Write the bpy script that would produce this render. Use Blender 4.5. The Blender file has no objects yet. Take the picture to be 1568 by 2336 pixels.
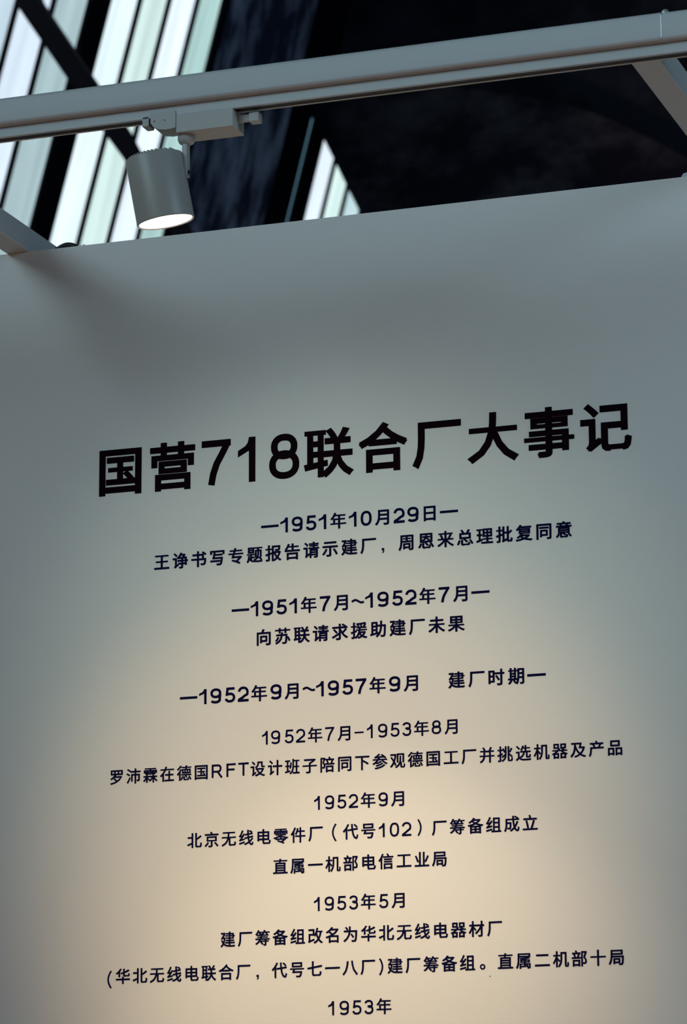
import bpy, bmesh, math, random
from mathutils import Vector, Matrix

scene = bpy.context.scene
col = scene.collection
PI = math.pi

# ------------------------------------------------------------------ camera
cam_data = bpy.data.cameras.new('camera')
cam_data.sensor_fit = 'VERTICAL'
cam_data.sensor_height = 36.0
cam_data.lens = 7811.27 / 2336.0 * 36.0
cam_data.clip_start = 0.05
cam_data.clip_end = 200
cam_data.dof.use_dof = True
cam_data.dof.focus_distance = 6.05
cam_data.dof.aperture_fstop = 9.0
cam = bpy.data.objects.new('camera', cam_data)
col.objects.link(cam)
CR = Vector((0.94313154, 0.33238835, -0.00457043))
CU = Vector((0.079754, -0.21290689, 0.97381207))
CF = Vector((-0.32271071, 0.91879739, 0.22730851))
mw = Matrix((CR, CU, -CF)).transposed().to_4x4()
mw.translation = Vector((0.0, -5.6, 1.6))
cam.matrix_world = mw
scene.camera = cam

# ------------------------------------------------------------------ world, exposure, big lights
world = bpy.data.worlds.new('world')
scene.world = world
world.use_nodes = True
world.node_tree.nodes['Background'].inputs[0].default_value = (0.60, 0.78, 0.90, 1)
world.node_tree.nodes['Background'].inputs[1].default_value = 0.25
scene.view_settings.view_transform = 'Standard'
scene.view_settings.look = 'None'
scene.view_settings.exposure = 0.0
scene.view_settings.gamma = 1.0
scene.view_settings.use_curve_mapping = False


def aim(o, target):
    d = Vector(target) - o.location
    o.rotation_euler = d.to_track_quat('-Z', 'Y').to_euler()


def area_light(name, loc, target, sx, sy, energy, color):
    l = bpy.data.lights.new(name, 'AREA')
    l.shape = 'RECTANGLE'
    l.size = sx
    l.size_y = sy
    l.energy = energy
    l.color = color
    o = bpy.data.objects.new(name, l)
    col.objects.link(o)
    o.location = loc
    aim(o, target)
    return o


# added area lamp standing in for daylight from bays above and behind the viewer
daylight = area_light('daylight', (-6.9, -8.0, 8.4), (-1.9, 0.0, 6.8), 13.0, 5.0, 138, (0.53, 0.84, 0.98))
daylight.data.spread = math.radians(54)
# the long side of the light runs along the hall like the glazing does
_z = (daylight.location - Vector((-1.9, 0.0, 6.8))).normalized()
_x = (Vector((0, 1, 0)) - _z * _z.y).normalized()
_m = Matrix((_x, _z.cross(_x), _z)).transposed().to_4x4()
_m.translation = daylight.location
daylight.matrix_world = _m
# added weak bluish fill from the right for the struts' right faces
right_fill = area_light('fill_right', (6.4, -3.4, 5.9), (-1.6, -0.6, 3.5), 5.0, 5.0, 34, (0.52, 0.80, 1.0))
right_fill.data.spread = math.radians(50)
# added bluish fill lamp that brings up the concrete in the far bays
area_light('fill_far', (-1.5, 6.0, 8.6), (-7.6, 14.4, 9.2), 4.0, 1.6, 130, (0.42, 0.64, 1.0))


def spot_light(name, loc, target, energy, color, size, blend, radius):
    l = bpy.data.lights.new(name, 'SPOT')
    l.energy = energy
    l.color = color
    l.spot_size = math.radians(size)
    l.spot_blend = blend
    l.shadow_soft_size = radius
    o = bpy.data.objects.new(name, l)
    col.objects.link(o)
    o.location = loc
    aim(o, target)
    return o


# ------------------------------------------------------------------ materials
def new_mat(name):
    m = bpy.data.materials.new(name)
    m.use_nodes = True
    return m, m.node_tree.nodes, m.node_tree.links, m.node_tree.nodes['Principled BSDF']


def simple(name, color, rough=0.6, metal=0.0, spec=0.5, bump=0.0, scale=200.0, var=0.0):
    m, n, l, p = new_mat(name)
    p.inputs['Base Color'].default_value = (*color, 1)
    p.inputs['Roughness'].default_value = rough
    p.inputs['Metallic'].default_value = metal
    p.inputs['Specular IOR Level'].default_value = spec
    tc = n.new('ShaderNodeTexCoord')
    no = n.new('ShaderNodeTexNoise')
    no.inputs['Scale'].default_value = scale
    no.inputs['Detail'].default_value = 4
    l.new(tc.outputs['Object'], no.inputs['Vector'])
    if bump:
        b = n.new('ShaderNodeBump')
        b.inputs['Strength'].default_value = bump
        b.inputs['Distance'].default_value = 0.002
        l.new(no.outputs['Fac'], b.inputs['Height'])
        l.new(b.outputs['Normal'], p.inputs['Normal'])
    if var:
        mx = n.new('ShaderNodeMix')
        mx.data_type = 'RGBA'
        mx.inputs[6].default_value = (*[c * (1 - var) for c in color], 1)
        mx.inputs[7].default_value = (*[min(1, c * (1 + var)) for c in color], 1)
        l.new(no.outputs['Fac'], mx.inputs[0])
        l.new(mx.outputs[2], p.inputs['Base Color'])
    return m


def concrete(name, dark, light, scale=1.2, stretch=(1, 1, 0.3), lo=0.45, hi=0.7):
    """stained, board-marked concrete: large mottling, narrow vertical streaks"""
    m, n, l, p = new_mat(name)
    tc = n.new('ShaderNodeTexCoord')
    mp = n.new('ShaderNodeMapping')
    mp.inputs['Scale'].default_value = stretch
    l.new(tc.outputs['Object'], mp.inputs['Vector'])
    no = n.new('ShaderNodeTexNoise')
    no.inputs['Scale'].default_value = scale
    no.inputs['Detail'].default_value = 8
    no.inputs['Roughness'].default_value = 0.65
    l.new(mp.outputs['Vector'], no.inputs['Vector'])
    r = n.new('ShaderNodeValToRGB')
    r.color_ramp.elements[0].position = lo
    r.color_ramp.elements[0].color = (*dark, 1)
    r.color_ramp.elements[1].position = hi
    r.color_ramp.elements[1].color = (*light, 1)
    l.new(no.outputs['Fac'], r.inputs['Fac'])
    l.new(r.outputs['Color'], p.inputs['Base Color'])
    b = n.new('ShaderNodeBump')
    b.inputs['Strength'].default_value = 0.5
    b.inputs['Distance'].default_value = 0.02
    l.new(no.outputs['Fac'], b.inputs['Height'])
    l.new(b.outputs['Normal'], p.inputs['Normal'])
    p.inputs['Roughness'].default_value = 0.9
    p.inputs['Specular IOR Level'].default_value = 0.2
    return m


def glass_backlit():
    """frosted wired glass with daylight behind it; dusty streaks, tint per pane"""
    m, n, l, p = new_mat('frosted_glass')
    oi = n.new('ShaderNodeObjectInfo')
    tc = n.new('ShaderNodeTexCoord')
    ad = n.new('ShaderNodeVectorMath')
    ad.operation = 'ADD'
    sc = n.new('ShaderNodeVectorMath')
    sc.operation = 'SCALE'
    sc.inputs['Scale'].default_value = 37.0
    cx = n.new('ShaderNodeCombineXYZ')
    l.new(oi.outputs['Random'], cx.inputs[0])
    l.new(oi.outputs['Random'], cx.inputs[1])
    l.new(cx.outputs[0], sc.inputs[0])
    l.new(tc.outputs['Object'], ad.inputs[0])
    l.new(sc.outputs[0], ad.inputs[1])
    mp = n.new('ShaderNodeMapping')
    mp.inputs['Scale'].default_value = (1, 5.0, 0.35)
    l.new(ad.outputs[0], mp.inputs['Vector'])
    no = n.new('ShaderNodeTexNoise')
    no.inputs['Scale'].default_value = 1.6
    no.inputs['Detail'].default_value = 3
    l.new(mp.outputs['Vector'], no.inputs['Vector'])
    mr = n.new('ShaderNodeMapRange')
    mr.inputs['From Min'].default_value = 0.3
    mr.inputs['From Max'].default_value = 0.7
    mr.inputs['To Min'].default_value = 0.84
    mr.inputs['To Max'].default_value = 1.12
    l.new(no.outputs['Fac'], mr.inputs['Value'])
    mul = n.new('ShaderNodeVectorMath')
    mul.operation = 'SCALE'
    l.new(oi.outputs['Color'], mul.inputs[0])
    l.new(mr.outputs[0], mul.inputs['Scale'])
    l.new(mul.outputs[0], p.inputs['Emission Color'])
    p.inputs['Emission Strength'].default_value = 1.10
    p.inputs['Base Color'].default_value = (0.05, 0.06, 0.06, 1)
    p.inputs['Roughness'].default_value = 0.35
    return m


def emitter(name, color, strength):
    m, n, l, p = new_mat(name)
    p.inputs['Emission Color'].default_value = (*color, 1)
    p.inputs['Emission Strength'].default_value = strength
    return m


M = {
    'wall': simple('white_wall_paint', (0.80, 0.79, 0.77), 0.6, bump=0.07, scale=260, var=0.015),
    'steel': simple('white_powder_coat', (0.52, 0.52, 0.53), 0.42, bump=0.04, scale=500),
    'lamp': simple('white_lamp_enamel', (0.40, 0.39, 0.37), 0.38),
    'plastic': simple('off_white_plastic', (0.49, 0.48, 0.46), 0.5),
    'slot': simple('dark_slot_plastic', (0.004, 0.005, 0.012), 0.5),
    'black': simple('black_rubber', (0.006, 0.007, 0.015), 0.6),
    'title': simple('black_cut_vinyl', (0.006, 0.001, 0.004), 0.9, spec=0.06),
    'navy': simple('navy_cut_vinyl', (0.0025, 0.0030, 0.036), 0.9, spec=0.06),
    'bars': simple('black_steel_glazing', (0.004, 0.004, 0.007), 0.8, spec=0.1),
    'concrete': concrete('stained_concrete', (0.03, 0.04, 0.07), (0.62, 0.68, 0.80), 3.2, (1.3, 1.3, 0.4), 0.46, 0.72),
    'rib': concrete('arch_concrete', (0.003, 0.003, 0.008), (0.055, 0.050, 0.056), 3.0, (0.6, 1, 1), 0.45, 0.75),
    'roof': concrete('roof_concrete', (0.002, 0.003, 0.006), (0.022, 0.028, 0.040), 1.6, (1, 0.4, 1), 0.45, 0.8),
    'floor': simple('grey_floor', (0.42, 0.36, 0.31), 0.6, var=0.1, scale=2),
    'hall': simple('dark_hall_plaster', (0.03, 0.032, 0.038), 0.9, var=0.2, scale=1.5),
    'glass': glass_backlit(),
    'glow': emitter('lamp_glow', (1.0, 0.95, 0.86), 9.0),
    'reflector': simple('lamp_reflector', (0.8, 0.8, 0.8), 0.2, metal=1.0),
    'chrome': simple('zinc_bolt', (0.55, 0.55, 0.55), 0.35, metal=0.6),
    'pencil': simple('grey_dirt', (0.08, 0.07, 0.07), 0.8),
}


# ------------------------------------------------------------------ helpers
def mesh_obj(name, bm, mat, parent=None, label=None, smooth=False):
    bmesh.ops.recalc_face_normals(bm, faces=bm.faces)
    me = bpy.data.meshes.new(name)
    bm.to_mesh(me)
    bm.free()
    me.materials.append(mat)
    if smooth:
        for p in me.polygons:
            p.use_smooth = True
        try:
            me.set_sharp_from_angle(angle=math.radians(35))
        except Exception:
            pass
    o = bpy.data.objects.new(name, me)
    col.objects.link(o)
    if parent is not None:
        o.parent = parent
        off, q = Vector((0, 0, 0)), parent
        while q is not None:            # geometry is given in world coordinates
            off += q.location
            q = q.parent
        o.location = -off
    if label:
        o['label'] = label
    return o


def tag(o, label=None, cat=None, group=None, kind=None):
    if label: o['label'] = label
    if cat: o['category'] = cat
    if group: o['group'] = group
    if kind: o['kind'] = kind
    return o


def empty(name, loc, rot=(0, 0, 0)):
    o = bpy.data.objects.new(name, None)
    o.empty_display_size = 0.1
    o.location = loc
    o.rotation_euler = rot
    col.objects.link(o)
    return o


def box(bm, x0, x1, y0, y1, z0, z1, bevel=0.0):
    vs = [bm.verts.new((x, y, z)) for x in (x0, x1) for y in (y0, y1) for z in (z0, z1)]
    fs = [(0, 1, 3, 2), (4, 6, 7, 5), (0, 4, 5, 1), (2, 3, 7, 6), (0, 2, 6, 4), (1, 5, 7, 3)]
    faces = [bm.faces.new([vs[i] for i in f]) for f in fs]
    if bevel:
        es = list({e for f in faces for e in f.edges})
        bmesh.ops.bevel(bm, geom=es, offset=bevel, segments=3, profile=0.5, affect='EDGES')
    return bm


def prism(bm, pts, axis, a, b):
    """polygon pts in the plane perpendicular to axis, extruded from a to b"""
    def mk(p, t):
        if axis == 'x': return (t, p[0], p[1])
        if axis == 'y': return (p[0], t, p[1])
        return (p[0], p[1], t)
    A = [bm.verts.new(mk(p, a)) for p in pts]
    B = [bm.verts.new(mk(p, b)) for p in pts]
    bm.faces.new(A)
    bm.faces.new(B[::-1])
    n = len(pts)
    for i in range(n):
        bm.faces.new((A[i], B[i], B[(i + 1) % n], A[(i + 1) % n]))
    return bm


def lathe(bm, prof, seg=64):
    """prof: list of (r, z) revolved about z; ends with r=0 closed"""
    rings = []
    for r, z in prof:
        if r < 1e-9:
            rings.append([bm.verts.new((0, 0, z))])
        else:
            rings.append([bm.verts.new((r * math.cos(2 * PI * i / seg), r * math.sin(2 * PI * i / seg), z)) for i in range(seg)])
    for a, b in zip(rings, rings[1:]):
        for i in range(seg):
            j = (i + 1) % seg
            if len(a) == 1 and len(b) == 1: continue
            if len(a) == 1: bm.faces.new((a[0], b[i], b[j]))
            elif len(b) == 1: bm.faces.new((a[i], b[0], a[j]))
            else: bm.faces.new((a[i], b[i], b[j], a[j]))
    return bm


def cyl(bm, p0, p1, r, seg=20):
    p0, p1 = Vector(p0), Vector(p1)
    d = (p1 - p0).normalized()
    u = d.orthogonal().normalized()
    v = d.cross(u)
    A = [bm.verts.new(p0 + (u * math.cos(2 * PI * i / seg) + v * math.sin(2 * PI * i / seg)) * r) for i in range(seg)]
    B = [bm.verts.new(p1 + (u * math.cos(2 * PI * i / seg) + v * math.sin(2 * PI * i / seg)) * r) for i in range(seg)]
    bm.faces.new(A)
    bm.faces.new(B[::-1])
    for i in range(seg):
        bm.faces.new((A[i], B[i], B[(i + 1) % seg], A[(i + 1) % seg]))
    return bm


def tube(bm, pts, r, seg=12):
    pts = [Vector(p) for p in pts]
    rings = []
    for i, p in enumerate(pts):
        d = (pts[min(i + 1, len(pts) - 1)] - pts[max(i - 1, 0)]).normalized()
        u = Vector((0, 1, 0)) - d * d.y
        u.normalize()
        v = d.cross(u)
        rings.append([bm.verts.new(p + (u * math.cos(2 * PI * k / seg) + v * math.sin(2 * PI * k / seg)) * r) for k in range(seg)])
    bm.faces.new(rings[0][::-1])
    bm.faces.new(rings[-1])
    for a, b in zip(rings, rings[1:]):
        for k in range(seg):
            bm.faces.new((a[k], a[(k + 1) % seg], b[(k + 1) % seg], b[k]))
    return bm


def rounded_bar(bm, y0, y1, z0, z1, x0, x1, r, seg=5):
    pts = []
    for cy, cz, a0 in ((y1 - r, z1 - r, 0), (y0 + r, z1 - r, 90), (y0 + r, z0 + r, 180), (y1 - r, z0 + r, 270)):
        for i in range(seg + 1):
            a = math.radians(a0 + 90 * i / seg)
            pts.append((cy + r * math.cos(a), cz + r * math.sin(a)))
    return prism(bm, pts, 'x', x0, x1)


NB = bmesh.new

# ------------------------------------------------------------------ setting: hall shell
tag(mesh_obj('floor', box(NB(), -8.6, 8.0, -14, 32, -0.2, 0.0), M['floor']), kind='structure')
tag(mesh_obj('wall_left', box(NB(), -8.75, -8.38, -14, 32, 0, 6.5), M['hall']), kind='structure')
tag(mesh_obj('wall_right', box(NB(), 7.6, 8.0, -14, 32, 0, 6.2), M['hall']), kind='structure')
tag(mesh_obj('wall_back', box(NB(), -8.75, 8.0, 32, 32.3, 0, 12), M['hall']), kind='structure')
tag(mesh_obj('wall_rear', box(NB(), -8.75, 8.0, -14.3, -14, 0, 12), M['hall']), kind='structure')

# curved concrete shell of the sawtooth roof, falling away from the glazing head
prof = [(-7.25, 10.75), (-6.2, 11.15), (-4.8, 11.2), (-3.0, 10.75), (-1.0, 9.95), (1.2, 8.9), (3.6, 7.75), (5.8, 6.75), (8.0, 5.9)]
th = 0.25
pts = prof + [(x + 0.05, z + th) for x, z in prof[::-1]]
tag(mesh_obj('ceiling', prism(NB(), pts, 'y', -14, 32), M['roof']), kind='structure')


# glazing plane: leans 0.26 m in x per metre of height
def GX(z):
    return -7.8 + 0.26 * (z - 8.6)


def sloped_bar(bm, y0, y1, z0, z1, o0, o1):
    """bar lying in the glazing plane between heights z0,z1; o0..o1 = offset towards the hall"""
    v = []
    for z in (z0, z1):
        for y in (y0, y1):
            for o in (o0, o1):
                v.append(bm.verts.new((GX(z) + o, y, z)))
    for f in ((0, 1, 3, 2), (4, 6, 7, 5), (0, 4, 5, 1), (2, 3, 7, 6), (0, 2, 6, 4), (1, 5, 7, 3)):
        bm.faces.new([v[i] for i in f])
    return bm


ZB, ZT = 6.5, 10.75


def window(n, edges, tints, left_post, right_post, top=ZT):
    w = empty('window_%d' % n, (GX(ZB), (edges[0] + edges[-1]) / 2, ZB))
    tag(w, kind='structure')
    for i in range(len(edges) - 1):
        o = mesh_obj('pane', sloped_bar(NB(), edges[i] + 0.004, edges[i + 1] - 0.004, ZB + 0.08, top - 0.05, -0.03, -0.018), M['glass'], w)
        o.color = (*tints[i], 1)
    for e in edges[1:-1]:
        mesh_obj('glazing_bar', sloped_bar(NB(), e - 0.019, e + 0.019, ZB + 0.08, ZT - 0.05, -0.017, 0.003), M['bars'], w)
    for a, b in (left_post, right_post):
        if b > a:
            mesh_obj('frame_post', sloped_bar(NB(), a, b, ZB, ZT, -0.06, 0.004), M['bars'], w)
    if top < ZT:
        mesh_obj('blanking_panel', sloped_bar(NB(), edges[0], edges[-1], top - 0.04, ZT, -0.05, -0.005), M['bars'], w)
    mesh_obj('sill', sloped_bar(NB(), left_post[0], right_post[1], ZB - 0.02, ZB + 0.1, 0.031, 0.08), M['bars'], w)
    return w


W1, W2, W3, W4 = (0.78, 0.94, 1.0), (0.63, 0.82, 0.80), (0.80, 0.92, 1.03), (0.41, 0.62, 0.60)
window(1, [10.17, 10.56, 10.95, 11.36, 11.77], [W3, (0.55, 0.70, 0.80), (0.66, 0.78, 0.90), (0.38, 0.52, 0.55)], (9.95, 10.17), (11.77, 11.90))
window(2, [12.03, 12.40, 12.78, 13.16, 13.51], [W1, W2, W3, W4], (11.90, 12.03), (13.51, 13.60))
window(3, [15.28, 15.345], [(0.14, 0.30, 0.40)], (14.89, 15.28), (15.345, 15.45), 9.62)
window(4, [15.57, 15.865, 16.19, 16.53, 16.87, 17.21, 17.55], [W3, W2, (0.48, 0.66, 0.70), W2, W1, W2], (15.45, 15.57), (17.55, 17.8))
# the same glazing runs on along the hall on both sides of what the photograph shows
y = 9.95
n = 5
for k in range(9):
    y1 = y
    y0 = y1 - 2.4
    e = [y0 + 0.25 + i * (1.9 / 5) for i in range(6)]
    window(n, e, [W1, W2, W3, W2, W1], (y0, y0 + 0.25), (y0 + 2.15, y1))
    y = y0
    n += 1
y = 17.8
for k in range(6):
    y0 = y
    e = [y0 + 0.25 + i * (1.9 / 5) for i in range(6)]
    window(n, e, [W1, W2, W3, W2, W1], (y0, y0 + 0.25), (y0 + 2.15, y0 + 2.4))
    y = y0 + 2.4
    n += 1

# stained concrete post between the window bays, following the lean of the glazing
bm = NB()
sloped_bar(bm, 13.60, 14.89, ZB, ZT, -0.25, 0.012)
tag(mesh_obj('trim_1', bm, M['concrete']), kind='structure')

# dark concrete gable closing the hall behind the post; its lower edge sweeps down past the last window
low = [(-7.62, 9.72), (-7.464, 9.403), (-7.389, 9.246), (-7.286, 9.021), (-7.186, 8.807), (-6.98, 8.35), (-6.7, 7.75), (-6.3, 7.1),
       (-5.6, 6.5), (-4.0, 5.9), (-1.0, 4.9), (3.0, 3.6), (7.6, 2.2)]
gable = low + [(7.6, 6.0), (5.8, 6.78), (3.6, 7.78), (1.2, 8.93), (-1.0, 9.98), (-3.0, 10.78), (-4.8, 11.22), (-6.2, 11.17), (-7.22, 10.74), (-7.5, 10.0)]
bm = NB()
prism(bm, gable, 'y', 15.46, 15.56)
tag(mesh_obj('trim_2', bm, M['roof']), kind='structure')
# concrete arch rib standing proud of the gable
rib = low + [(7.6, 3.6), (3.0, 5.6), (-1.0, 7.1), (-3.3, 8.1),
       (-4.55, 8.69), (-4.93, 8.94), (-5.18, 9.11), (-5.42, 9.26), (-5.66, 9.38), (-6.02, 9.5), (-6.32, 9.59), (-6.79, 9.7), (-7.15, 9.75), (-7.5, 9.70)]
bm = NB()
prism(bm, rib, 'y', 15.24, 15.455)
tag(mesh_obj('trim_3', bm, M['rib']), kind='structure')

# steel brace slanting down from the glazing towards a column
br = empty('brace_frame', (-5.85, 10.6, 0))
tag(br, 'black steel brace slanting down across the tall windows at top left', 'brace')
bm = NB()
prism(bm, [(-7.70, 8.99), (-7.585, 9.02), (-7.45, 8.653), (-6.925, 7.841), (-6.851, 7.70), (-5.78, 6.0), (-5.88, 5.98), (-6.93, 7.665), (-7.03, 7.805), (-7.571, 8.62)], 'y', 10.56, 10.66)
mesh_obj('brace_bar', bm, M['bars'], br)
mesh_obj('column', box(NB(), -5.93, -5.75, 10.52, 10.70, 0, 6.02), M['bars'], br)

# ------------------------------------------------------------------ exhibition wall with the lettering
WT = 3.5379
wall = tag(mesh_obj('wall_front', box(NB(), -5.2, 2.4, 0.0, 0.12, 0, WT), M['wall']), kind='structure')

# ------------------------------------------------------------------ white steel frame: cross beam and struts
TZ0, TZ1 = WT, WT + 0.0482
BY0, BY1 = -0.660, -0.612
fr = empty('support_frame', (-1.9, BY1, TZ0))
tag(fr, 'white square steel tube frame over the wall, the one carrying the lit spotlight', 'steel frame', 'white steel frames above the exhibition wall')
mesh_obj('cross_beam', rounded_bar(NB(), BY0, BY1, TZ0, TZ1, -5.2, -1.2030, 0.0065), M['steel'], fr, smooth=True)
mesh_obj('cross_beam', rounded_bar(NB(), BY0 + 0.0006, BY1, TZ0, TZ1 - 0.0004, -1.2030, 2.4, 0.0065), M['steel'], fr, smooth=True)
for x0 in (-2.6365, -1.275):
    mesh_obj('strut', box(NB(), x0, x0 + 0.0475, BY1 + 0.0005, 0.26, TZ0 + 0.0003, TZ1 - 0.0005, 0.003), M['steel'], fr)
    pl = mesh_obj('base_plate', box(NB(), x0 - 0.012, x0 + 0.0595, 0.02, 0.10, TZ0 + 0.0002, TZ0 + 0.004, 0.001), M['steel'], fr)
for x0 in (0.05, 1.4):
    mesh_obj('strut', box(NB(), x0, x0 + 0.0475, BY1 + 0.0005, 0.26, TZ0 + 0.0003, TZ1 - 0.0005, 0.003), M['steel'], fr)
mesh_obj('weld_seam', rounded_bar(NB(), BY0 - 0.0003, BY1 + 0.0001, TZ0 - 0.0001, TZ1 + 0.0003, -1.2036, -1.2022, 0.0065), M['chrome'], fr)
for x0 in (-5.19, 2.33):
    mesh_obj('post', box(NB(), x0, x0 + 0.0475, BY0 + 0.0004, BY1 - 0.0004, 0.0, TZ0 + 0.0002, 0.003), M['steel'], fr)
bm = NB()
lathe(bm, [(0, 0.0), (0.0062, 0.0), (0.0062, 0.006), (0.0055, 0.009), (0.0035, 0.0115), (0, 0.0122)], 18)
bmesh.ops.translate(bm, verts=bm.verts, vec=(-1.2010, -0.636, TZ1 - 0.0003))
mesh_obj('bolt', bm, M['chrome'], fr, smooth=True)


# ------------------------------------------------------------------ lighting track under the beam
def make_track(yc, z1, x0, x1, label):
    """yc: centre line, z1: underside of the tube it is screwed to"""
    t = empty('lighting_track', ((x0 + x1) / 2, yc, z1))
    tag(t, label, 'lighting track', 'white lighting tracks')
    hw, h = 0.0155, 0.0172
    sec = [(yc - hw, z1 - 0.0002), (yc - hw, z1 - h), (yc - 0.0085, z1 - h), (yc - 0.0085, z1 - 0.004), (yc + 0.0075, z1 - 0.004),
           (yc + 0.0075, z1 - h), (yc + hw - 0.003, z1 - h), (yc + hw - 0.003, z1 - 0.0002)]
    mesh_obj('channel', prism(NB(), sec, 'x', x0, x1), M['steel'], t)
    mesh_obj('conductor_strip', box(NB(), x0, x1, yc - 0.0083, yc + 0.0073, z1 - h + 0.0015, z1 - 0.0042), M['slot'], t)
    return t


TY = -0.6315
TB = WT - 0.0172
make_track(TY, WT, -5.1, 2.3, 'white lighting track with dark slot under the nearest beam, holding the lit spotlight')


# ------------------------------------------------------------------ track spotlight
def make_spotlight():
    t = empty('track_spotlight', (-2.0, TY, TB))
    tag(t, 'white cylindrical track spotlight shining under the beam at top left', 'spotlight', 'white track spotlights')
    yf, yb, zb = -0.6480, -0.5950, 3.4895
    # driver box under the track
    mesh_obj('driver_box', box(NB(), -2.0290, -1.9285, yf, yb, zb, TB + 0.0008, 0.0012), M['plastic'], t)
    # narrower track adapter with a rounded belly
    bm = NB()
    pts = [(-2.0735, 3.5285), (-2.0292, 3.5285), (-2.0292, 3.4990), (-2.036, 3.4975), (-2.048, 3.4970), (-2.060, 3.4990), (-2.068, 3.5035), (-2.0735, 3.5110)]
    prism(bm, pts, 'y', -0.6495, -0.612)
    ad = mesh_obj('track_adapter', bm, M['plastic'], t)
    for x in (-2.0665, -2.0485):
        bm = NB()
        cyl(bm, (x, -0.6502, 3.5135), (x, -0.6490, 3.5135), 0.0011, 10)
        mesh_obj('pin_hole', bm, M['slot'], ad)
    mesh_obj('end_tab', box(NB(), -2.0895, -2.0775, -0.6470, -0.6230, 3.5075, 3.5245, 0.0008), M['plastic'], t)
    mesh_obj('neck', box(NB(), -2.0775, -2.0735, -0.6440, -0.6230, 3.5110, 3.5225), M['slot'], t)
    # latch lever at the right end
    bm = NB()
    box(bm, -1.9280, -1.9060, -0.6260, -0.6180, 3.5035, 3.5150, 0.0006)
    lv = mesh_obj('latch_lever', bm, M['plastic'], t)
    mesh_obj('lever_tip', box(NB(), -1.9060, -1.8890, -0.6330, -0.6150, 3.4990, 3.5145, 0.0008), M['plastic'], lv)
    # swivel under the left end of the box
    bm = NB()
    lathe(bm, [(0, -0.0145), (0.009, -0.0145), (0.0125, -0.012), (0.0145, -0.007), (0.0145, 0.006), (0, 0.006)], 32)
    bmesh.ops.translate(bm, verts=bm.verts, vec=(-2.0185, -0.6265, zb))
    mesh_obj('swivel', bm, M['plastic'], t, smooth=True)
    # bracket dropping to the hinge on the right of the head
    bm = NB()
    box(bm, -2.0235, -2.0150, -0.6335, -0.6190, 3.4200, 3.4760, 0.0008)
    cyl(bm, (-2.0235, -0.6262, 3.4200), (-2.0150, -0.6262, 3.4200), 0.0072, 24)
    brk = mesh_obj('bracket', bm, M['lamp'], t)
    for z in (3.4270, 3.4140):
        bm = NB()
        cyl(bm, (-2.0151, -0.6262, z), (-2.0128, -0.6262, z), 0.0030, 12)
        mesh_obj('hinge_screw', bm, M['slot'], brk)
    # head: tilted cylinder
    ax = Vector((0.14, 0.155, -1.0)).normalized()
    c = Vector((-2.0640, -0.6300, 3.4020))
    q = Vector((0, 0, -1)).rotation_difference(ax).to_matrix().to_4x4()
    X = Matrix.Translation(c) @ q
    R, H = 0.0478, 0.0560
    bm = NB()
    lathe(bm, [(0, H - 0.001), (R - 0.003, H - 0.001), (R - 0.0008, H - 0.002), (R, H - 0.004), (R, -H + 0.001), (R - 0.0008, -H), (R - 0.0028, -H), (R - 0.0036, -H + 0.002), (R - 0.0036, -H + 0.0085), (0, -H + 0.0085)], 96)
    bmesh.ops.transform(bm, matrix=X, verts=bm.verts)
    hd = mesh_obj('lamp_head', bm, M['lamp'], t, smooth=True)
    bm = NB()
    for i in range(-6, 7):
        x = i * 0.0062
        hwid = math.sqrt(max(0, (R - 0.005) ** 2 - x * x))
        box(bm, x - 0.0016, x + 0.0016, -hwid, hwid, H - 0.0012, H + 0.0022)
    bmesh.ops.transform(bm, matrix=X, verts=bm.verts)
    mesh_obj('cooling_fins', bm, M['lamp'], hd)
    bm = NB()
    lathe(bm, [(0, -H + 0.0060), (R - 0.0040, -H + 0.0012), (R - 0.0040, -H + 0.0082), (0, -H + 0.0082)], 64)
    bmesh.ops.transform(bm, matrix=X, verts=bm.verts)
    mesh_obj('lens', bm, M['glow'], hd, 'glowing warm white lens', smooth=True)
    bm = NB()
    lathe(bm, [(R - 0.0037, -H + 0.0005), (R - 0.0012, -H - 0.0009), (R - 0.0008, -H + 0.0002), (R - 0.0037, -H + 0.0012)], 96)
    bmesh.ops.transform(bm, matrix=X, verts=bm.verts)
    mesh_obj('rim', bm, M['lamp'], hd, smooth=True)
    return t, c + ax * (H + 0.004), ax


spot, lp, ax = make_spotlight()
spot_light('lamp_light', lp, lp + ax, 26, (1.0, 0.80, 0.58), 62, 0.5, 0.035)


def copy_tree(o, parent=None):
    c = o.copy()
    col.objects.link(c)
    if parent is not None: c.parent = parent
    for ch in list(o.children):
        copy_tree(ch, c)
    return c


# second row of the same frame, nearer the hall centre; its lamps light the text
fr2 = copy_tree(fr)
fr2.location = fr.location + Vector((0, -1.75, 0))
fr2['label'] = 'second white tube frame parallel to the first, above and in front of it'
for ch in list(fr2.children):                # its struts run back to the first beam
    nm = ch.name.split('.')[0]
    if nm == 'base_plate' or (nm == 'strut' and ch.data.vertices[0].co.x < 0):
        bpy.data.objects.remove(ch)
    elif nm == 'strut':
        me = ch.data.copy()
        for v in me.vertices:
            if v.co.y > 0: v.co.y = BY0 + 1.7495
        ch.data = me
make_track(TY - 1.75, WT, -5.1, 2.3, 'second white track parallel to the first, above and in front of it')
for dx, lab in ((0.02, 'white track spotlight aimed at the text, left one on the second track'),
                (0.62, 'white track spotlight aimed at the text, right one on the second track')):
    s2 = copy_tree(spot)
    s2.location = spot.location + Vector((dx, -1.75, 0))
    s2['label'] = lab
spot_light('pool_light', (-2.05, TY - 1.66, 3.30), (-1.98, 0.0, 2.34), 90, (1.0, 0.58, 0.30), 32, 1.0, 0.05)
spot_light('pool_light', (-2.05, TY - 1.60, 3.30), (-1.97, 0.0, 2.60), 46, (0.88, 1.0, 0.78), 38, 1.0, 0.05)
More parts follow.
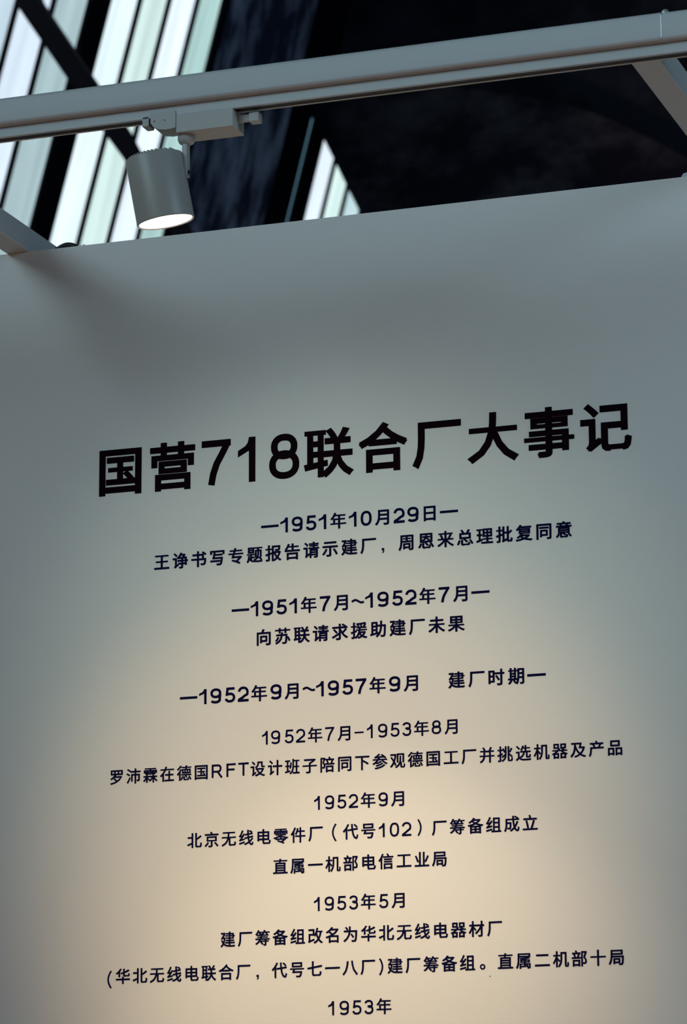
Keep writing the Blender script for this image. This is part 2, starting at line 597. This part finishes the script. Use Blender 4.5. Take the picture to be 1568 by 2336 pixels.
spot_light('pool_light', (-2.05, TY - 1.70, 3.30), (-2.01, 0.0, 2.02), 42, (1.0, 0.80, 0.42), 27, 1.0, 0.05)

# added unseen floor spots; their warm bounce lights the undersides of frame and lamp
for p, tgt, e in (((-0.6, -2.4, 3.4), (-0.8, -3.0, 0.0), 330), ((-3.4, -2.4, 3.4), (-3.4, -3.0, 0.0), 330)):
    spot_light('floor_bounce_light', p, tgt, e, (1.0, 0.62, 0.42), 80, 0.8, 0.06)

spot_light('arch_light', (-3.2, 11.5, 3.6), (-4.85, 15.2, 8.95), 420, (1.0, 0.62, 0.46), 15, 1.0, 0.05)

# ------------------------------------------------------------------ black cable hump and tie on the wall top
cb = empty('cable_loop', (-2.523, 0.03, WT))
tag(cb, 'black cable humped over the wall top beside the left strut', 'cable')
bm = NB()
tube(bm, [(-2.5470 + 0.044 * t / 14, 0.03, WT + 0.0055 + 0.0085 * math.sin(PI * t / 14)) for t in range(15)], 0.0058, 12)
mesh_obj('cable', bm, M['black'], cb, smooth=True)
mesh_obj('cable_tie', box(NB(), -2.5515, -2.5480, 0.022, 0.038, WT, WT + 0.0135, 0.0005), M['plastic'], cb, 'white cable tie')
bm = NB()
prism(bm, [(-1.3420, WT), (-1.3345, WT + 0.0115), (-1.3200, WT + 0.0140), (-1.3000, WT)], 'y', 0.015, 0.055)
tag(mesh_obj('bracket', bm, M['steel']), 'small white angle piece on the wall top at the right edge', 'bracket')
# little ragged chips of tape along the wall top
for x in (-2.4920, -2.4830):
    bm = NB()
    prism(bm, [(x, WT), (x + 0.003, WT + 0.0035), (x + 0.0045, WT + 0.001), (x + 0.0062, WT + 0.0028), (x + 0.0075, WT)], 'y', 0.002, 0.004)
    mesh_obj('tape_scrap', bm, M['wall'], wall)

# dirt speck on the wall under the lowest long line
bm = NB()
cyl(bm, (-1.7065, -0.0004, 2.1534), (-1.7065, 0.0, 2.1534), 0.0011, 10)
mesh_obj('dirt_speck', bm, M['pencil'], wall)

# group, then (character, 0 = font glyph / 1 = drawn, x, z, width, height) in metres on the wall
LINES = [
 ('T', [('国',0,-2.4463,3.0626,0.0948,0.0929),('营',0,-2.3437,3.0627,0.0948,0.0929),('7',1,-2.2390,3.0557,0.0564,0.0835),('1',1,-2.1684,3.0557,0.0336,0.0835),('8',1,-2.1082,3.0557,0.0576,0.0835),('联',0,-2.0423,3.0626,0.0948,0.0929),('合',0,-1.9397,3.0627,0.0948,0.0929),('厂',0,-1.8372,3.0625,0.0948,0.0929),('大',0,-1.7346,3.0627,0.0948,0.0929),('事',0,-1.6320,3.0627,0.0948,0.0929),('记',0,-1.5294,3.0627,0.0948,0.0929)]),
 ('1', [('—',1,-2.1235,2.9683,0.0334,0.0044),('1',1,-2.0869,2.9568,0.0144,0.0273),('9',1,-2.0650,2.9568,0.0208,0.0273),('5',1,-2.0386,2.9568,0.0202,0.0273),('1',1,-2.0139,2.9568,0.0143,0.0273),('年',0,-1.9923,2.9588,0.0312,0.0306),('1',1,-1.9569,2.9568,0.0145,0.0273),('0',1,-1.9345,2.9568,0.0206,0.0273),('月',0,-1.9076,2.9587,0.0312,0.0306),('2',1,-1.8729,2.9568,0.0206,0.0273),('9',1,-1.8471,2.9568,0.0203,0.0273),('日',0,-1.8214,2.9587,0.0312,0.0306),('—',1,-1.7867,2.9680,0.0336,0.0044)]),
 ('1', [('王',0,-2.3313,2.9092,0.0312,0.0306),('诤',0,-2.2954,2.9092,0.0312,0.0306),('书',0,-2.2594,2.9092,0.0312,0.0306),('写',0,-2.2235,2.9092,0.0312,0.0306),('专',0,-2.1875,2.9092,0.0312,0.0306),('题',0,-2.1516,2.9092,0.0312,0.0306),('报',0,-2.1156,2.9092,0.0312,0.0306),('告',0,-2.0797,2.9092,0.0312,0.0306),('请',0,-2.0437,2.9092,0.0312,0.0306),('示',0,-2.0078,2.9092,0.0312,0.0306),('建',0,-1.9718,2.9092,0.0312,0.0306),('厂',0,-1.9359,2.9092,0.0312,0.0306),('，',1,-1.8961,2.9049,0.0058,0.0091),('周',0,-1.8644,2.9092,0.0312,0.0306),('恩',0,-1.8284,2.9092,0.0312,0.0306),('来',0,-1.7925,2.9092,0.0312,0.0306),('总',0,-1.7565,2.9092,0.0312,0.0306),('理',0,-1.7206,2.9092,0.0312,0.0306),('批',0,-1.6846,2.9092,0.0312,0.0306),('复',0,-1.6487,2.9092,0.0312,0.0306),('同',0,-1.6127,2.9092,0.0312,0.0306),('意',0,-1.5768,2.9092,0.0312,0.0306)]),
 ('1', [('—',1,-2.1797,2.8192,0.0334,0.0044),('1',1,-2.1434,2.8079,0.0143,0.0273),('9',1,-2.1215,2.8079,0.0208,0.0273),('5',1,-2.0948,2.8079,0.0201,0.0273),('1',1,-2.0699,2.8079,0.0141,0.0273),('年',0,-2.0487,2.8100,0.0312,0.0306),('7',1,-2.0121,2.8079,0.0197,0.0273),('月',0,-1.9858,2.8099,0.0312,0.0306),('~',1,-1.9521,2.8167,0.0226,0.0091),('1',1,-1.9271,2.8079,0.0150,0.0273),('9',1,-1.9042,2.8079,0.0204,0.0273),('5',1,-1.8772,2.8079,0.0194,0.0273),('2',1,-1.8523,2.8079,0.0199,0.0273),('年',0,-1.8271,2.8100,0.0312,0.0306),('7',1,-1.7907,2.8079,0.0196,0.0273),('月',0,-1.7642,2.8099,0.0312,0.0306),('—',1,-1.7308,2.8190,0.0338,0.0044)]),
 ('1', [('向',0,-2.1341,2.7570,0.0312,0.0306),('苏',0,-2.0982,2.7570,0.0312,0.0306),('联',0,-2.0622,2.7570,0.0312,0.0306),('请',0,-2.0263,2.7570,0.0312,0.0306),('求',0,-1.9903,2.7570,0.0312,0.0306),('援',0,-1.9544,2.7570,0.0312,0.0306),('助',0,-1.9184,2.7570,0.0312,0.0306),('建',0,-1.8825,2.7570,0.0312,0.0306),('厂',0,-1.8465,2.7569,0.0312,0.0306),('未',0,-1.8106,2.7570,0.0312,0.0306),('果',0,-1.7746,2.7570,0.0312,0.0306)]),
 ('1', [('—',1,-2.2786,2.6664,0.0336,0.0044),('1',1,-2.2418,2.6551,0.0142,0.0274),('9',1,-2.2200,2.6551,0.0209,0.0274),('5',1,-2.1928,2.6551,0.0200,0.0274),('2',1,-2.1676,2.6551,0.0196,0.0274),('年',0,-2.1426,2.6569,0.0312,0.0306),('9',1,-2.1055,2.6551,0.0198,0.0274),('月',0,-2.0789,2.6569,0.0312,0.0306),('~',1,-2.0444,2.6655,0.0200,0.0071),('1',1,-2.0197,2.6551,0.0135,0.0274),('9',1,-1.9977,2.6551,0.0204,0.0274),('5',1,-1.9709,2.6551,0.0194,0.0274),('7',1,-1.9456,2.6551,0.0198,0.0274),('年',0,-1.9206,2.6569,0.0312,0.0306),('9',1,-1.8838,2.6551,0.0203,0.0274),('月',0,-1.8567,2.6569,0.0312,0.0306),('建',0,-1.7753,2.6569,0.0312,0.0306),('厂',0,-1.7387,2.6569,0.0312,0.0306),('时',0,-1.7035,2.6569,0.0312,0.0306),('期',0,-1.6668,2.6569,0.0312,0.0306),('—',1,-1.6318,2.6657,0.0338,0.0044)]),
 ('2', [('1',1,-2.1214,2.5753,0.0106,0.0244),('9',1,-2.1044,2.5753,0.0171,0.0244),('5',1,-2.0790,2.5753,0.0169,0.0244),('2',1,-2.0574,2.5753,0.0170,0.0244),('年',0,-2.0359,2.5765,0.0286,0.0286),('7',1,-2.0028,2.5753,0.0167,0.0244),('月',0,-1.9800,2.5765,0.0286,0.0286),('-',1,-1.9482,2.5854,0.0169,0.0028),('1',1,-1.9252,2.5753,0.0104,0.0244),('9',1,-1.9047,2.5753,0.0170,0.0244),('5',1,-1.8821,2.5753,0.0165,0.0244),('3',1,-1.8602,2.5753,0.0166,0.0244),('年',0,-1.8391,2.5765,0.0286,0.0286),('8',1,-1.8061,2.5753,0.0173,0.0244),('月',0,-1.7829,2.5765,0.0286,0.0286)]),
 ('2', [('罗',0,-2.4140,2.5225,0.0286,0.0286),('沛',0,-2.3815,2.5225,0.0286,0.0286),('霖',0,-2.3489,2.5225,0.0286,0.0286),('在',0,-2.3164,2.5225,0.0286,0.0286),('德',0,-2.2838,2.5225,0.0286,0.0286),('国',0,-2.2512,2.5225,0.0286,0.0286),('R',1,-2.2169,2.5214,0.0216,0.0240),('F',1,-2.1888,2.5218,0.0175,0.0239),('T',1,-2.1665,2.5223,0.0199,0.0236),('设',0,-2.1439,2.5225,0.0286,0.0286),('计',0,-2.1113,2.5225,0.0286,0.0286),('班',0,-2.0787,2.5225,0.0286,0.0286),('子',0,-2.0462,2.5225,0.0286,0.0286),('陪',0,-2.0136,2.5225,0.0286,0.0286),('同',0,-1.9810,2.5225,0.0286,0.0286),('下',0,-1.9485,2.5225,0.0286,0.0286),('参',0,-1.9159,2.5225,0.0286,0.0286),('观',0,-1.8833,2.5225,0.0286,0.0286),('德',0,-1.8508,2.5225,0.0286,0.0286),('国',0,-1.8182,2.5225,0.0286,0.0286),('工',0,-1.7857,2.5225,0.0286,0.0286),('厂',0,-1.7531,2.5225,0.0286,0.0286),('并',0,-1.7205,2.5225,0.0286,0.0286),('挑',0,-1.6880,2.5225,0.0286,0.0286),('选',0,-1.6554,2.5225,0.0286,0.0286),('机',0,-1.6228,2.5225,0.0286,0.0286),('器',0,-1.5903,2.5225,0.0286,0.0286),('及',0,-1.5577,2.5225,0.0286,0.0286),('产',0,-1.5252,2.5225,0.0286,0.0286),('品',0,-1.4926,2.5225,0.0286,0.0286)]),
 ('2', [('1',1,-2.0238,2.4544,0.0105,0.0246),('9',1,-2.0038,2.4544,0.0171,0.0246),('5',1,-1.9812,2.4544,0.0166,0.0246),('2',1,-1.9595,2.4544,0.0166,0.0246),('年',0,-1.9382,2.4559,0.0286,0.0286),('9',1,-1.9047,2.4544,0.0169,0.0246),('月',0,-1.8818,2.4559,0.0286,0.0286)]),
 ('2', [('北',0,-2.2633,2.4012,0.0286,0.0286),('京',0,-2.2308,2.4012,0.0286,0.0286),('无',0,-2.1982,2.4012,0.0286,0.0286),('线',0,-2.1656,2.4012,0.0286,0.0286),('电',0,-2.1330,2.4012,0.0286,0.0286),('零',0,-2.1005,2.4012,0.0286,0.0286),('件',0,-2.0680,2.4012,0.0286,0.0286),('厂',0,-2.0352,2.4023,0.0286,0.0286),('（',1,-1.9908,2.3980,0.0088,0.0301),('代',0,-1.9707,2.4023,0.0286,0.0286),('号',0,-1.9382,2.4023,0.0286,0.0286),('1',1,-1.9044,2.4004,0.0105,0.0245),('0',1,-1.8844,2.4004,0.0170,0.0245),('2',1,-1.8622,2.4004,0.0162,0.0245),('）',1,-1.8342,2.3999,0.0079,0.0281),('厂',0,-1.8083,2.4012,0.0286,0.0286),('筹',0,-1.7757,2.4012,0.0286,0.0286),('备',0,-1.7431,2.4012,0.0286,0.0286),('组',0,-1.7106,2.4012,0.0286,0.0286),('成',0,-1.6780,2.4012,0.0286,0.0286),('立',0,-1.6454,2.4012,0.0286,0.0286)]),
 ('2', [('直',0,-2.1013,2.3474,0.0286,0.0286),('属',0,-2.0688,2.3473,0.0286,0.0286),('一',0,-2.0362,2.3474,0.0286,0.0286),('机',0,-2.0036,2.3474,0.0286,0.0286),('部',0,-1.9710,2.3474,0.0286,0.0286),('电',0,-1.9384,2.3474,0.0286,0.0286),('信',0,-1.9059,2.3474,0.0286,0.0286),('工',0,-1.8733,2.3474,0.0286,0.0286),('业',0,-1.8408,2.3474,0.0286,0.0286),('局',0,-1.8083,2.3473,0.0286,0.0286)]),
 ('2', [('1',1,-2.0247,2.2774,0.0102,0.0249),('9',1,-2.0049,2.2774,0.0170,0.0249),('5',1,-1.9822,2.2774,0.0167,0.0249),('3',1,-1.9601,2.2774,0.0165,0.0249),('年',0,-1.9389,2.2792,0.0286,0.0286),('5',1,-1.9051,2.2774,0.0164,0.0249),('月',0,-1.8824,2.2792,0.0286,0.0286)]),
 ('2', [('建',0,-2.1995,2.2240,0.0286,0.0286),('厂',0,-2.1670,2.2240,0.0286,0.0286),('筹',0,-2.1344,2.2240,0.0286,0.0286),('备',0,-2.1018,2.2240,0.0286,0.0286),('组',0,-2.0692,2.2240,0.0286,0.0286),('改',0,-2.0367,2.2240,0.0286,0.0286),('名',0,-2.0042,2.2240,0.0286,0.0286),('为',0,-1.9716,2.2240,0.0286,0.0286),('华',0,-1.9390,2.2240,0.0286,0.0286),('北',0,-1.9064,2.2240,0.0286,0.0286),('无',0,-1.8739,2.2240,0.0286,0.0286),('线',0,-1.8413,2.2240,0.0286,0.0286),('电',0,-1.8087,2.2240,0.0286,0.0286),('器',0,-1.7762,2.2240,0.0286,0.0286),('材',0,-1.7436,2.2240,0.0286,0.0286),('厂',0,-1.7111,2.2240,0.0286,0.0286)]),
 ('2', [('（',1,-2.4136,2.1578,0.0092,0.0335),('华',0,-2.3981,2.1669,0.0286,0.0286),('北',0,-2.3656,2.1669,0.0286,0.0286),('无',0,-2.3330,2.1669,0.0286,0.0286),('线',0,-2.3004,2.1669,0.0286,0.0286),('电',0,-2.2678,2.1669,0.0286,0.0286),('联',0,-2.2353,2.1669,0.0286,0.0286),('合',0,-2.2027,2.1669,0.0286,0.0286),('厂',0,-2.1702,2.1669,0.0286,0.0286),('，',1,-2.1321,2.1629,0.0055,0.0084),('代',0,-2.1030,2.1669,0.0286,0.0286),('号',0,-2.0705,2.1669,0.0286,0.0286),('七',0,-2.0379,2.1669,0.0286,0.0286),('一',0,-2.0053,2.1669,0.0286,0.0286),('八',0,-1.9728,2.1669,0.0286,0.0286),('厂',0,-1.9402,2.1669,0.0286,0.0286),('）',1,-1.9061,2.1627,0.0091,0.0323),('建',0,-1.8910,2.1669,0.0286,0.0286),('厂',0,-1.8584,2.1669,0.0286,0.0286),('筹',0,-1.8259,2.1669,0.0286,0.0286),('备',0,-1.7933,2.1669,0.0286,0.0286),('组',0,-1.7607,2.1669,0.0286,0.0286),('。',1,-1.7243,2.1651,0.0097,0.0097),('直',0,-1.6931,2.1670,0.0286,0.0286),('属',0,-1.6606,2.1669,0.0286,0.0286),('二',0,-1.6280,2.1669,0.0286,0.0286),('机',0,-1.5954,2.1669,0.0286,0.0286),('部',0,-1.5629,2.1669,0.0286,0.0286),('十',0,-1.5303,2.1669,0.0286,0.0286),('局',0,-1.4978,2.1669,0.0286,0.0286)]),
 ('2', [('1',1,-1.9989,2.0966,0.0103,0.0258),('9',1,-1.9782,2.0966,0.0168,0.0258),('5',1,-1.9552,2.0966,0.0166,0.0258),('3',1,-1.9332,2.0966,0.0169,0.0258),('年',0,-1.9117,2.0984,0.0286,0.0286)]),
]

# ------------------------------------------------------------------ lettering
# CJK characters come from the built-in font; digits, Latin capitals and brackets are drawn here as strokes
BOLD = {'T': 0.027, '1': 0.023, '2': 0.018}
THICK = 0.0007


def ribbon(pts, t, closed=False):
    """polygons (quads) of a constant-width stroke with mitred joints"""
    P = [Vector(p) for p in pts]
    n = len(P)
    L, Rr = [], []
    for i in range(n):
        if closed:
            a, b, c = P[i - 1], P[i], P[(i + 1) % n]
        else:
            a, b, c = P[max(i - 1, 0)], P[i], P[min(i + 1, n - 1)]
        d1 = (b - a).normalized() if (b - a).length > 1e-9 else (c - b).normalized()
        d2 = (c - b).normalized() if (c - b).length > 1e-9 else d1
        n1, n2 = Vector((-d1.y, d1.x)), Vector((-d2.y, d2.x))
        m = (n1 + n2)
        m = m / max(0.35, 1 + n1.dot(n2))
        L.append(b + m * t / 2)
        Rr.append(b - m * t / 2)
    qs = []
    rng = range(n) if closed else range(n - 1)
    for i in rng:
        j = (i + 1) % n
        qs.append([Rr[i], Rr[j], L[j], L[i]])
    return qs


def arc(cx, cy, rx, ry, a0, a1, n=18, e=2.25):
    out = []
    for i in range(n + 1):
        a = math.radians(a0 + (a1 - a0) * i / n)
        c, s = math.cos(a), math.sin(a)
        out.append((cx + rx * math.copysign(abs(c) ** (2 / e), c), cy + ry * math.copysign(abs(s) ** (2 / e), s)))
    return out


def drawn(ch, W, H, t):
    """strokes of a character inside the box W x H (metres)"""
    h = t / 2
    if ch == '—' or ch == '-':
        return [[(0, 0), (W, 0), (W, H), (0, H)]]
    if ch == '0':
        return ribbon(arc(W / 2, H / 2, W / 2 - h, H / 2 - h, 0, 360, 36, 2.4)[:-1], t, True)
    if ch == '1':
        s = t * 1.0
        return \
               [[(W - s, 0), (W, 0), (W, H), (W - s, H)],
                [(0, 0.565 * H), (W - s, 0.70 * H), (W - s, 0.85 * H), (0, 0.71 * H)],
                [(0, 0.71 * H), (W * 0.42, 0.80 * H), (W - s * 1.0, 0.85 * H)],
                [(W * 0.40, 0.795 * H), (W - s, 0.80 * H), (W - s, H), (W - s * 0.72, H), (W * 0.56, 0.875 * H)]]
    if ch == '2':
        r = W / 2 - h
        p = arc(W / 2, H - h - r * 1.02, r, r * 1.02, 172, -28, 18)
        p += [(W * 0.66, H * 0.40), (W * 0.36, H * 0.24), (h * 1.35, h * 1.9), (h * 1.1, h * 0.6)]
        return ribbon(p, t) + [[(0, 0), (W, 0), (W, t), (0, t)]]
    if ch == '3':
        r1, r2 = H * 0.255 - h * 0.5, H * 0.285 - h * 0.5
        a = arc(W * 0.49, H - h - r1, W / 2 - h * 1.3, r1, 165, -88, 18)
        b = arc(W * 0.50, h + r2, W / 2 - h, r2, 92, -166, 20)
        return ribbon(a, t) + ribbon(b, t) + [[(W * 0.36, H * 0.545 - h * 0.95), (W * 0.56, H * 0.545 - h * 0.95), (W * 0.56, H * 0.545 + h * 0.95), (W * 0.36, H * 0.545 + h * 0.95)]]
    if ch == '5':
        r = H * 0.33 - h
        b = arc(W / 2, h + r, W / 2 - h, r, 138, -166, 24)
        return [[(W * 0.16, H - t), (W * 0.94, H - t), (W * 0.94, H), (W * 0.16, H)]] + \
            ribbon([(W * 0.16 + h, H - h), (W * 0.085 + h, H * 0.455)], t) + ribbon([(W * 0.085 + h * 0.9, H * 0.47), (W * 0.22, H * 0.555)] + b[2:], t)
    if ch == '7':
        return [[(0, H - t), (W, H - t), (W, H), (0, H)]] + \
            ribbon([(W - h * 1.0, H - h), (W * 0.74, H * 0.73), (W * 0.52, H * 0.47), (W * 0.40, H * 0.24), (W * 0.335, 0)], t)
    if ch == '8':
        r1, r2 = H * 0.245 - h * 0.5, H * 0.275 - h * 0.45
        return ribbon(arc(W / 2, H - h - r1, W * 0.44 - h, r1, 0, 360, 32)[:-1], t, True) + \
            ribbon(arc(W / 2, h + r2, W / 2 - h, r2, 0, 360, 32)[:-1], t, True)
    if ch == '9':
        ry = H * 0.325 - h
        q = arc(W / 2, H - h - ry, W / 2 - h, ry, 0, 360, 32)[:-1]
        tail = [(W - h, H - h - ry), (W - h, H * 0.50), (W * 0.955 - h, H * 0.30)] + arc(W * 0.47, H * 0.27 + h * 0.2, W * 0.455 - h * 0.4, H * 0.27 - h * 0.8, -12, -150, 14)
        return ribbon(q, t, True) + ribbon(tail, t)
    if ch == 'R':
        m = H * 0.46
        bowl = [(h, H - h), (W * 0.55, H - h)] + arc(W * 0.55, (H + m) / 2 - h * 0.5, W * 0.86 - h - W * 0.55, (H - m) / 2 - h * 0.5, 88, -88, 14) + [(W * 0.55, m), (h, m)]
        return ribbon([(h, 0), (h, H)], t) + ribbon(bowl, t) + ribbon([(W * 0.52, m), (W - h * 1.3, 0)], t)
    if ch == 'F':
        return [[(0, 0), (t, 0), (t, H), (0, H)], [(0, H - t), (W, H - t), (W, H), (0, H)], [(0, H * 0.47), (W * 0.88, H * 0.47), (W * 0.88, H * 0.47 + t), (0, H * 0.47 + t)]]
    if ch == 'T':
        return [[(W / 2 - h, 0), (W / 2 + h, 0), (W / 2 + h, H), (W / 2 - h, H)], [(0, H - t), (W, H - t), (W, H), (0, H)]]
    if ch == '~':
        a = t * 0.85
        return ribbon([(W * i / 20, H / 2 + (H / 2 - a * 0.5) * 0.95 * math.sin(2 * PI * (i / 20) * 0.94 - 0.15) * 1.0) for i in range(21)], a)
    if ch == '（':
        s = t * 0.85
        return ribbon([(W - s / 2 - (W - s) * math.sin(PI * i / 16) ** 0.9, H * (1 - i / 16)) for i in range(17)], s)
    if ch == '）':
        s = t * 0.85
        return ribbon([(s / 2 + (W - s) * math.sin(PI * i / 16) ** 0.9, H * (1 - i / 16)) for i in range(17)], s)
    if ch == '。':
        s = t * 0.72
        return ribbon(arc(W / 2, H / 2, W / 2 - s / 2, H / 2 - s / 2, 0, 360, 24, 2)[:-1], s, True)
    if ch == '，':
        return [[(W * 0.12, H * 0.52), (W * 0.9, H * 0.52), (W * 0.9, H), (W * 0.12, H)],
                [(W * 0.9, H * 0.52), (W * 0.9, H * 0.75), (W * 0.45, H * 0.52)],
                [(W * 0.5, H * 0.52), (W * 0.92, H * 0.52), (W * 0.86, H * 0.25), (W * 0.60, H * 0.04), (W * 0.34, 0), (W * 0.18, H * 0.12), (W * 0.44, H * 0.24)]]
    return []


def pieces_to_mesh(name, polys, mat):
    bm = NB()
    for k, p in enumerate(polys):
        vs = []
        for q in p:
            v = (q[0], q[1], THICK + (k % 43) * 5e-6)   # overlapping strokes never share a plane
            if not vs or (Vector(v) - vs[-1].co).length > 1e-7:
                vs.append(bm.verts.new(v))
        if len(vs) < 3: continue
        a = sum(vs[i].co.x * vs[(i + 1) % len(vs)].co.y - vs[(i + 1) % len(vs)].co.x * vs[i].co.y for i in range(len(vs)))
        if a < 0: vs.reverse()
        f = bm.faces.new(vs)
        w = [bm.verts.new((v.co.x, v.co.y, 0.0)) for v in vs]
        n = len(vs)
        for i in range(n):
            bm.faces.new((vs[(i + 1) % n], vs[i], w[i], w[(i + 1) % n]))
    me = bpy.data.meshes.new(name)
    bm.to_mesh(me)
    bm.free()
    me.materials.append(mat)
    return me


def font_pieces(ch):
    """flat triangles of a glyph plus its boundary edges with outward normals"""
    c = bpy.data.curves.new('glyph', 'FONT')
    c.body = ch
    c.resolution_u = 3
    o = bpy.data.objects.new('glyph', c)
    col.objects.link(o)
    bpy.context.view_layer.update()
    me = bpy.data.meshes.new_from_object(o.evaluated_get(bpy.context.evaluated_depsgraph_get()))
    bm = NB()
    bm.from_mesh(me)
    bmesh.ops.remove_doubles(bm, verts=bm.verts, dist=1e-5)
    tris = [[(v.co.x, v.co.y) for v in f.verts] for f in bm.faces]
    edges, at = [], {}
    for e in bm.edges:
        if len(e.link_faces) != 1: continue
        a, b = e.verts
        if (b.co - a.co).length < 1e-6: continue
        f = e.link_faces[0]
        d = (b.co - a.co).normalized()
        nn = Vector((-d.y, d.x))
        cen = f.calc_center_median()
        if nn.dot(Vector((cen.x - a.co.x, cen.y - a.co.y))) > 0: nn = -nn
        pa, pb = Vector((a.co.x, a.co.y)), Vector((b.co.x, b.co.y))
        edges.append((pa, pb, nn))
        at.setdefault(a.index, [pa]).append((nn, pb - pa))
        at.setdefault(b.index, [pb]).append((nn, pa - pb))
    bm.free()
    bpy.data.objects.remove(o)
    bpy.data.curves.remove(c)
    bpy.data.meshes.remove(me)
    return tris, edges, at


glyph_raw, glyph_mesh = {}, {}


def glyph(ch, g, w, h):
    key = (ch, g)
    if key in glyph_mesh: return glyph_mesh[key]
    if ch not in glyph_raw: glyph_raw[ch] = font_pieces(ch)
    tris, edges, at = glyph_raw[ch]
    d = BOLD[g]
    polys = [list(t) for t in tris]
    for a, b, nn in edges:
        polys.append([a, b, b + nn * d, a + nn * d])
    for lst in at.values():
        p, rest = lst[0], lst[1:]
        if len(rest) != 2: continue
        (n1, e1), (n2, e2) = rest
        if n1.dot(e2) > -1e-6: continue            # concave or straight: covered by the edges
        dot = n1.dot(n2)
        if g == 'T' or dot > 0.9:
            if dot > -0.3:
                polys.append([p, p + n1 * d, p + (n1 + n2) * d / (1 + dot), p + n2 * d])
        else:
            a1, a2 = math.atan2(n1.y, n1.x), math.atan2(n2.y, n2.x)
            while a2 - a1 > PI: a2 -= 2 * PI
            while a2 - a1 < -PI: a2 += 2 * PI
            polys.append([p] + [p + Vector((math.cos(a1 + (a2 - a1) * i / 4), math.sin(a1 + (a2 - a1) * i / 4))) * d for i in range(5)])
    polys = [[(q[0] * w, q[1] * h) for q in P] for P in polys]
    glyph_mesh[key] = pieces_to_mesh('character', polys, M['title'] if g == 'T' else M['navy'])
    return glyph_mesh[key]


STROKE = {'T': 0.0125, '1': 0.00455, '2': 0.00340}

LABELS = [
    'large black title lettering 国营718联合厂大事记 across the white wall',
    'dark navy bold date line 1951年10月29日 directly under the black title',
    'long dark navy text line with a comma, directly under the date 1951年10月29日',
    'dark navy bold date line reading 1951年7月~1952年7月',
    'short dark navy text line 向苏联请求援助建厂未果 under the 1951 to 1952 dates',
    'dark navy bold line 1952年9月~1957年9月 建厂时期 with a wide gap',
    'thin navy date line reading 1952年7月-1953年8月',
    'longest navy text line, containing the Latin letters RFT',
    'short thin navy date line reading only 1952年9月',
    'navy text line with the number 102 in brackets',
    'navy text line 直属一机部电信工业局 under the bracketed 102 line',
    'short thin navy date line reading 1953年5月',
    'navy text line 建厂筹备组改名为华北无线电器材厂 below 1953年5月',
    'wide navy text line starting with a bracket, ending 直属二机部十局',
    'lowest navy line reading only 1953年 at the bottom edge',
]

for (g, chars), lab in zip(LINES, LABELS):
    xs = [c[2] for c in chars]
    zs = [c[3] for c in chars]
    root = empty('lettering_line', ((min(xs) + max(xs)) / 2, 0.0, sum(zs) / len(zs)))
    tag(root, lab, 'lettering', 'lines of lettering on the white wall')
    for ch, kind, x, z, w, h in chars:
        if kind == 0:
            me = glyph(ch, g, w, h)
        else:
            key = (ch, g, 'drawn')
            if key not in glyph_mesh:
                t = STROKE[g]
                if g == '2' and ch in 'RFT': t *= 1.03
                glyph_mesh[key] = pieces_to_mesh('character', drawn(ch, w, h, t), M['title'] if g == 'T' else M['navy'])
            me = glyph_mesh[key]
        o = bpy.data.objects.new('character', me)
        col.objects.link(o)
        o.parent = root
        o.rotation_euler = (PI / 2, 0, 0)
        o.location = Vector((x, 0.0, z)) - root.location
